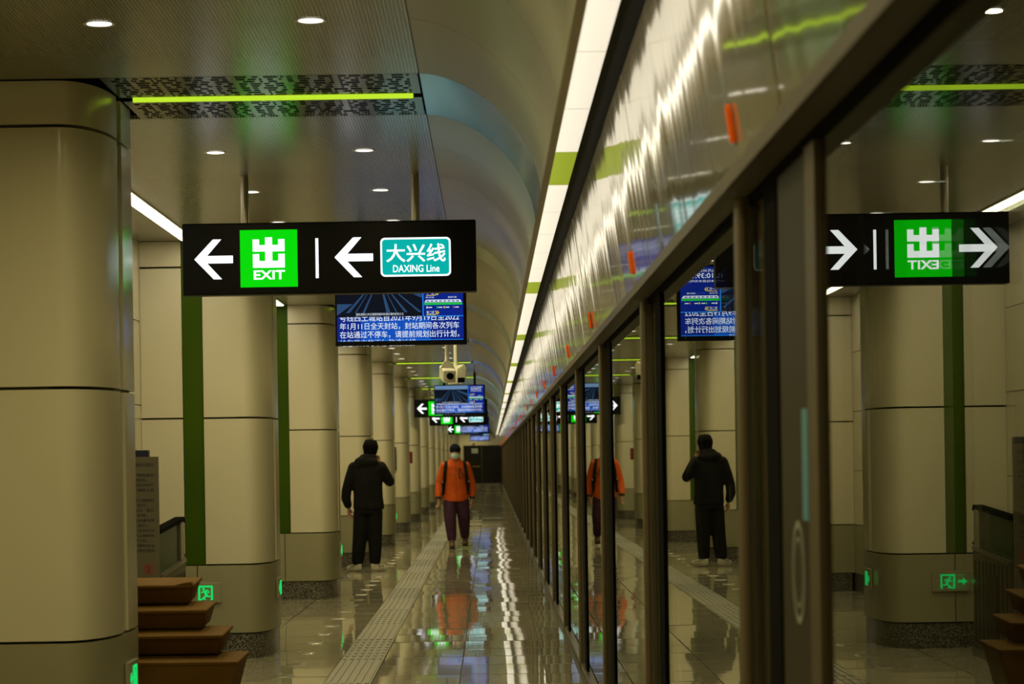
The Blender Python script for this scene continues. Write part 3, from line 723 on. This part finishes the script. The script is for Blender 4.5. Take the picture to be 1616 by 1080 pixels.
t = thing('balustrade', 'steel and tinted glass barrier end standing between notice board and column', 'barrier', (-2.29, 17.3, 0))
ye = 1.32
MB().prism([(0, 0.06), (ye, 0.06), (ye, 0.78), (0, 0.72)], 'x', -0.035, 0.035).build('lower_panel', M['notice'], t)
MB().prism([(0.0, 0.735), (ye-0.22, 0.785), (ye-0.22, 1.065), (0.0, 1.02)], 'x', -0.012, 0.012).build('glass_panel', M['tint'], t)
MB().prism([(ye-0.22, 0.78), (ye-0.02, 0.79), (ye-0.02, 1.06), (ye-0.05, 1.08), (ye-0.22, 1.065)], 'x', -0.03, 0.03).build('end_post', M['steel'], t)
MB().prism([(-0.02, 1.02), (ye-0.03, 1.075), (ye, 1.06), (ye+0.01, 1.075), (ye-0.02, 1.105), (-0.02, 1.05)], 'x', -0.035, 0.035).build('handrail', M['black'], t)
MB().prism([(-0.0, 0.715), (ye+0.005, 0.775), (ye+0.005, 0.80), (0.0, 0.738)], 'x', -0.042, 0.042).build('mid_rail', M['steel'], t)
for i in range(9):
    yy = 0.08+i*0.14; MB().box((0.034, yy, 0.10), (0.041, yy+0.05, 0.70)).build('rib', M['brownsteel'], t)
MB().box((0.036, 0.42, 0.22), (0.046, 0.80, 0.62)).build('hatch', M['brownsteel'], t)
MB().box((-0.05, -0.02, 0), (0.05, ye, 0.06)).build('foot', M['steel'], t)
MB().tube((0.02, ye, 0.82), (0.02, ye+0.04, 0.82), 0.012).build('knob', M['black'], t)

# frames and red plate on far columns
tag(MB().box((-2.02, Y_COL+5*PIT-0.05, 1.28), (-1.945, Y_COL+5*PIT-0.002, 1.76)).build('wall_frame', M['navy']), 'narrow dark wall frame on the sixth column, beside the black jacket', 'frame')
tag(MB().box((-1.70, Y_COL+5*PIT+0.9, 1.42), (-1.66, Y_COL+5*PIT+1.5, 1.66)).build('red_plate', M['red']), 'small red plate on the side of the sixth column', 'plate')

# ================================================================== PEOPLE
def ico(c, rx, ry, rz_, rot=None, sub=3):
    b = bmesh.new(); bmesh.ops.create_icosphere(b, subdivisions=sub, radius=1.0)
    mt = Matrix.Diagonal((rx, ry, rz_))
    if rot: mt = Euler(rot).to_matrix() @ mt
    vs = [mt @ v.co+Vector(c) for v in b.verts]; fs = [[v.index for v in f.verts] for f in b.faces]; b.free(); return vs, fs
def loft(rings, n=20):
    # rings: (centre, rx, ry[, tilt]) -> closed tube of horizontal ellipses
    vs, fs = [], []
    for c, rx, ry in rings:
        for i in range(n):
            a = 2*PI*i/n; vs.append(Vector((c[0]+rx*math.cos(a), c[1]+ry*math.sin(a), c[2])))
    for k in range(len(rings)-1):
        fs += [(k*n+i, k*n+(i+1) % n, (k+1)*n+(i+1) % n, (k+1)*n+i) for i in range(n)]
    fs += [tuple(reversed(range(n))), tuple((len(rings)-1)*n+i for i in range(n))]
    return vs, fs
def limb(pts, n=14):
    # chain of (point, radius): round tapered sections with spheres at the joints
    out = MB()
    for (p0, r0), (p1, r1) in zip(pts[:-1], pts[1:]): out.tube(p0, p1, r0, r1, n)
    for p, r in pts: out.add(*ico(p, r, r, r, sub=2))
    return out.v, out.f
def fuse(name, pieces, mt, parent, vox=0.011, smooth=3):
    m = MB()
    for vs, fs in pieces: m.add(vs, fs)
    me = m.mesh(name, mt); o = bpy.data.objects.new(name, me); C.objects.link(o)
    b = bmesh.new(); b.from_mesh(me); bmesh.ops.recalc_face_normals(b, faces=b.faces); b.to_mesh(me); b.free()
    r = o.modifiers.new('r', 'REMESH'); r.mode = 'VOXEL'; r.voxel_size = vox
    s = o.modifiers.new('s', 'SMOOTH'); s.iterations = smooth; s.factor = 0.5
    dg = bpy.context.evaluated_depsgraph_get(); me2 = bpy.data.meshes.new_from_object(o.evaluated_get(dg))
    bpy.data.objects.remove(o); bpy.data.meshes.remove(me)
    me2.name = name; me2.materials.clear(); me2.materials.append(mt)
    me2.polygons.foreach_set('use_smooth', [True]*len(me2.polygons))
    return link(name, me2, parent)
def hand(wrist, d, side_v, curl=0.35, sc_=1.0):
    # palm, four fingers and a thumb; d points along the hand, side_v to the thumb side
    d = Vector(d).normalized(); sv_ = Vector(side_v); sv_ = (sv_-d*sv_.dot(d)).normalized(); nv = d.cross(sv_).normalized()
    w0 = Vector(wrist); out = []
    pm = MB()
    for f in range(4):
        off = (f-1.5)*0.019*sc_
        out.append(limb([(w0+d*0.012-sv_*(off*0.6), 0.015*sc_), (w0+d*0.085*sc_-sv_*off, 0.0125*sc_)], 8))
        L = (0.036, 0.042, 0.039, 0.030)[f]*sc_
        p0 = w0+d*0.085*sc_-sv_*off; dd = (d+nv*curl).normalized(); p1 = p0+dd*L; de = (d+nv*curl*2.6).normalized(); p2 = p1+de*L*0.85
        out.append(limb([(p0, 0.0105*sc_), (p1, 0.0092*sc_), (p2, 0.0078*sc_)], 8))
    t0 = w0+d*0.03+sv_*0.024*sc_; t1 = t0+(d*0.6+sv_*0.8+nv*0.2).normalized()*0.038*sc_; t2 = t1+(d*0.95+sv_*0.2+nv*0.3).normalized()*0.032*sc_
    out.append(limb([(t0, 0.014*sc_), (t1, 0.0115*sc_), (t2, 0.009*sc_)], 8))
    return out

# ---- person in orange jacket walking to the camera (faces -Y)
pe = thing('person', 'person in orange jacket, navy cap and face mask walking towards the camera', 'person', (-0.60, 42.4, 0), 0.04)
hd = Vector((0.0, -0.03, 1.60))
LH, RH = Vector((-0.295, -0.10, 0.80)), Vector((0.275, 0.02, 0.79))
body = [ico(hd, 0.078, 0.098, 0.118), ico(hd+Vector((0, -0.035, -0.07)), 0.055, 0.06, 0.05), ico(hd+Vector((0, -0.102, -0.012)), 0.014, 0.02, 0.024, sub=2),
        ico(hd+Vector((-0.08, 0.005, -0.005)), 0.014, 0.022, 0.034, sub=2), ico(hd+Vector((0.08, 0.005, -0.005)), 0.014, 0.022, 0.034, sub=2),
        limb([((0, 0.01, 1.40), 0.062), ((0, -0.015, 1.53), 0.055)]),
        loft([((0, 0.02, 0.86), 0.15, 0.10), ((0, 0.02, 1.05), 0.14, 0.095), ((0, 0.01, 1.25), 0.16, 0.10), ((0, 0.01, 1.40), 0.15, 0.085), ((0, 0.01, 1.46), 0.07, 0.06)]),
        limb([((-0.18, 0.01, 1.38), 0.05), ((-0.255, 0.03, 1.10), 0.042), (LH+Vector((0, 0.0, 0.045)), 0.028)]),
        limb([((0.18, 0.01, 1.38), 0.05), ((0.265, 0.05, 1.10), 0.042), (RH+Vector((0, 0.0, 0.045)), 0.028)]),
        limb([((-0.09, 0.02, 0.88), 0.085), ((-0.085, -0.10, 0.48), 0.06), ((-0.08, -0.16, 0.10), 0.042)]),
        limb([((0.09, 0.02, 0.88), 0.085), ((0.125, 0.02, 0.47), 0.06), ((0.15, 0.22, 0.13), 0.042)])]
body += hand(LH+Vector((0, 0, 0.03)), (0.02, -0.1, -1), (0.5, -1, 0), 0.5)+hand(RH+Vector((0, 0, 0.03)), (0.0, -0.15, -1), (-0.5, -1, 0), 0.5)
bo = fuse('body', body, M['skin'], pe, 0.0075, 2)
for s_ in (-1, 1):
    ico_m = MB().add(*ico(hd+Vector((s_*0.032, -0.088, 0.012)), 0.012, 0.008, 0.007, sub=2)); ico_m.build('eye', M['ink'], pe)
jk = [loft([((0, 0.02, 0.785), 0.215, 0.158), ((0, 0.02, 0.83), 0.218, 0.160), ((0, 0.02, 0.95), 0.206, 0.146), ((0, 0.015, 1.10), 0.198, 0.137), ((0, 0.01, 1.25), 0.212, 0.138), ((0, 0.01, 1.37), 0.215, 0.125), ((0, 0.01, 1.44), 0.15, 0.10), ((0, 0.0, 1.49), 0.088, 0.085), ((0, -0.005, 1.535), 0.082, 0.085)]),
      limb([((-0.175, 0.01, 1.375), 0.082), ((-0.225, 0.02, 1.24), 0.076), ((-0.268, 0.03, 1.08), 0.068), ((-0.285, -0.02, 0.97), 0.066), ((-0.295, -0.08, 0.87), 0.052)]),
      limb([((0.175, 0.01, 1.375), 0.082), ((0.225, 0.03, 1.24), 0.076), ((0.272, 0.05, 1.08), 0.068), ((0.285, 0.05, 0.97), 0.066), ((0.278, 0.03, 0.88), 0.052)])]
fuse('jacket', jk, M['orangecloth'], pe, 0.011, 3)
tr = [loft([((0, 0.02, 0.98), 0.165, 0.125), ((0, 0.02, 0.86), 0.182, 0.135), ((0, 0.01, 0.78), 0.185, 0.13)]),
      limb([((-0.095, 0.01, 0.80), 0.118), ((-0.10, -0.09, 0.52), 0.106), ((-0.09, -0.13, 0.32), 0.090), ((-0.08, -0.15, 0.185), 0.080)]),
      limb([((0.10, 0.01, 0.80), 0.120), ((0.130, 0.03, 0.52), 0.110), ((0.140, 0.12, 0.33), 0.090), ((0.148, 0.19, 0.215), 0.078)])]
fuse('trousers', tr, M['purplecloth'], pe, 0.011, 3)
fuse('cap', [ico(hd+Vector((0, 0.005, 0.055)), 0.094, 0.112, 0.098), loft([(hd+Vector((0, 0.005, 0.02)), 0.093, 0.110), (hd+Vector((0, 0.005, 0.075)), 0.096, 0.114)])], M['navycloth'], pe, 0.007, 2)
fuse('face_mask', [ico(hd+Vector((0, -0.052, -0.055)), 0.076, 0.072, 0.062), ico(hd+Vector((0, -0.09, -0.03)), 0.03, 0.035, 0.03)], M['maskcloth'], pe, 0.007, 2)
for s_, yy, zz in ((-1, -0.20, 0.0), (1, 0.20, 0.03)):
    x = -0.08 if s_ < 0 else 0.15
    b = fuse('boot', [ico((x, yy-0.05, zz+0.055), 0.052, 0.125, 0.05), ico((x, yy+0.03, zz+0.10), 0.05, 0.065, 0.075)], M['shoebrown'], pe, 0.008, 2)
    MB().prism([(x-0.05, yy-0.14), (x-0.03, yy-0.175), (x+0.03, yy-0.175), (x+0.05, yy-0.14), (x+0.048, yy+0.07), (x+0.025, yy+0.095), (x-0.025, yy+0.095), (x-0.048, yy+0.07)], 'z', zz+0.0, zz+0.022).build('sole', M['ink'], b)
bk = fuse('backpack', [ico((0, 0.24, 1.17), 0.18, 0.11, 0.26), ico((0, 0.20, 1.05), 0.21, 0.09, 0.16)], M['blackcloth'], pe, 0.012, 3)
for s_ in (-1, 1):
    pts = [(s_*0.135, 0.10, 1.46), (s_*0.150, -0.005, 1.465), (s_*0.160, -0.092, 1.40), (s_*0.178, -0.128, 1.28), (s_*0.186, -0.118, 1.15), (s_*0.200, -0.06, 1.06), (s_*0.21, 0.06, 1.03)]
    m = MB(); vs = []; wd = 0.028
    for p in pts:
        P_ = Vector(p); vs += [P_+Vector((-wd, 0, 0)), P_+Vector((wd, 0, 0)), P_+Vector((wd, 0.014, -0.004)), P_+Vector((-wd, 0.014, -0.004))]
    fs = []
    for i in range(len(pts)-1):
        for a in range(4): fs.append((i*4+a, i*4+(a+1) % 4, i*4+4+(a+1) % 4, i*4+4+a))
    fs += [(3, 2, 1, 0), tuple(len(pts)*4-4+i for i in range(4))]
    m.add(vs, fs); m.build('strap', M['blackcloth'], bk)
    MB().tube((s_*0.218, -0.10, 1.13), (s_*0.235, -0.055, 0.93), 0.012, 0.009, 8).build('piping', M['greytape'], pe)
    MB().tube((s_*0.205, -0.105, 1.10), (s_*0.213, -0.06, 0.90), 0.03, 0.018, 10).build('side_panel', M['blackcloth'], pe)
    c = LH if s_ < 0 else RH
    MB().tube(c+Vector((0, 0.005, 0.068)), c+Vector((0, 0, 0.036)), 0.050, 0.046, 16).build('cuff', M['ink'], pe)
zp = MB()
Q = [(0.055, 1.335), (0.075, 1.34), (0.105, 1.25), (0.145, 1.215), (0.062, 1.17)]
def ypos(x, z): return -0.134-0.004*(1.3-z)/0.1+0.25*x*x*2
for a, b_ in zip(Q, Q[1:]+Q[:1]):
    zp.tube((a[0], ypos(*a), a[1]), (b_[0], ypos(*b_), b_[1]), 0.0075, n=8)
zp.build('chest_zip', M['ink'], pe)
MB().tube((0, -0.126, 1.46), (0, -0.134, 0.82), 0.004, n=6).build('front_zip', M['shoebrown'], pe)

# ---- person in black, seen from behind (faces +Y, turned a little to the right)
pb = thing('person', 'person all in black with hood down, seen from behind, one arm raised to the face', 'person', (-1.665, 34.1, 0), -0.12)
hb = Vector((0.045, 0.02, 1.645))
LHb = Vector((-0.275, 0.05, 0.83))
body = [ico(hb, 0.08, 0.10, 0.115), ico(hb+Vector((0, 0.04, -0.07)), 0.055, 0.06, 0.05), ico(hb+Vector((0, 0.105, -0.012)), 0.014, 0.02, 0.024, sub=2),
        ico(hb+Vector((-0.082, -0.005, -0.015)), 0.014, 0.022, 0.034, sub=2), ico(hb+Vector((0.082, -0.005, -0.015)), 0.014, 0.022, 0.034, sub=2),
        limb([((0.0, -0.01, 1.42), 0.062), ((0.04, 0.01, 1.57), 0.056)]),
        loft([((0, 0, 0.88), 0.15, 0.10), ((0, 0, 1.10), 0.14, 0.095), ((0, 0, 1.30), 0.17, 0.10), ((0, 0, 1.43), 0.15, 0.085), ((0, 0, 1.49), 0.07, 0.06)]),
        limb([((-0.18, 0, 1.40), 0.05), ((-0.275, -0.02, 1.12), 0.042), (LHb+Vector((0, 0, 0.045)), 0.028)]),
        limb([((0.18, 0, 1.40), 0.05), ((0.265, 0.10, 1.18), 0.042), ((0.12, 0.22, 1.42), 0.028)]),
        limb([((-0.09, 0, 0.88), 0.085), ((-0.115, 0.0, 0.48), 0.06), ((-0.14, 0.0, 0.10), 0.042)]),
        limb([((0.09, 0, 0.88), 0.085), ((0.09, 0.0, 0.47), 0.06), ((0.085, 0.0, 0.10), 0.042)])]
body += hand(LHb+Vector((0, 0, 0.03)), (0.08, 0.05, -1), (0.4, 1, 0), 0.5)+hand((0.12, 0.225, 1.43), (-0.25, 0.2, 1), (-1, 0, 0.2), 0.7)
fuse('body', body, M['skin'], pb, 0.0075, 2)
for s_ in (-1, 1): MB().add(*ico(hb+Vector((s_*0.032, 0.09, 0.012)), 0.012, 0.008, 0.007, sub=2)).build('eye', M['ink'], pb)
fuse('hair', [ico(hb+Vector((0, -0.012, 0.030)), 0.106, 0.118, 0.108), ico(hb+Vector((0, -0.035, -0.03)), 0.094, 0.088, 0.08), ico(hb+Vector((0.03, 0.02, 0.085)), 0.06, 0.08, 0.045), ico(hb+Vector((-0.03, -0.01, 0.095)), 0.055, 0.07, 0.04)], M['hair'], pb, 0.008, 1)
jk = [loft([((0.01, 0, 0.835), 0.205, 0.150), ((0.01, 0, 0.87), 0.212, 0.155), ((0.005, 0, 1.0), 0.200, 0.150), ((0, 0, 1.15), 0.200, 0.148), ((0, 0, 1.30), 0.215, 0.145), ((0, 0, 1.40), 0.222, 0.13), ((0, 0, 1.47), 0.15, 0.105), ((0.02, 0, 1.53), 0.09, 0.085)]),
      limb([((-0.180, 0, 1.40), 0.085), ((-0.235, -0.01, 1.25), 0.078), ((-0.285, -0.02, 1.10), 0.068), ((-0.30, 0.0, 0.99), 0.066), ((-0.28, 0.04, 0.90), 0.054)]),
      limb([((0.18, 0, 1.40), 0.085), ((0.235, 0.06, 1.29), 0.080), ((0.282, 0.11, 1.205), 0.070), ((0.235, 0.16, 1.27), 0.066), ((0.14, 0.21, 1.39), 0.052)]),
      ico((-0.005, -0.07, 1.475), 0.165, 0.095, 0.085), ico((0.02, -0.05, 1.535), 0.12, 0.085, 0.06), ico((-0.07, -0.06, 1.44), 0.11, 0.085, 0.07)]
fuse('jacket', jk, M['blackcloth'], pb, 0.011, 3)
tr = [loft([((0, 0, 0.98), 0.165, 0.125), ((0, 0, 0.86), 0.185, 0.14), ((0, 0, 0.78), 0.185, 0.135)]),
      limb([((-0.09, 0, 0.80), 0.11), ((-0.115, 0, 0.50), 0.098), ((-0.135, 0, 0.28), 0.092), ((-0.15, 0.0, 0.15), 0.085)]),
      limb([((0.09, 0, 0.80), 0.11), ((0.09, 0, 0.50), 0.098), ((0.088, 0, 0.28), 0.088), ((0.085, 0.0, 0.15), 0.080)])]
fuse('trousers', tr, M['blackcloth'], pb, 0.011, 3)
for x, a in ((-0.165, 0.95), (0.105, -0.95)):
    dx, dy = -math.sin(a), math.cos(a)
    s_ = fuse('shoe', [ico((x+dx*0.05, dy*0.05, 0.048), 0.052, 0.135, 0.05, rot=(0, 0, a)), ico((x-dx*0.02, -dy*0.02, 0.085), 0.046, 0.065, 0.055, rot=(0, 0, a))], M['shoewhite'], pb, 0.008, 2)
    MB().tube((x, 0, 0.10), (x, 0, 0.15), 0.046, 0.044, 16).build('sock', M['blueprintcloth'], s_)
    for q in range(3):
        cx, cy = x+dx*(0.02+q*0.028), dy*(0.02+q*0.028)
        px_, py_ = -dy, dx
        sg = 1 if a > 0 else -1
        MB().box((cx+sg*px_*0.044-0.006, cy+sg*py_*0.044-0.006, 0.03), (cx+sg*px_*0.044+0.006, cy+sg*py_*0.044+0.006, 0.085)).build('shoe_stripe', M['ink'], s_)
bpy.context.view_layer.update()
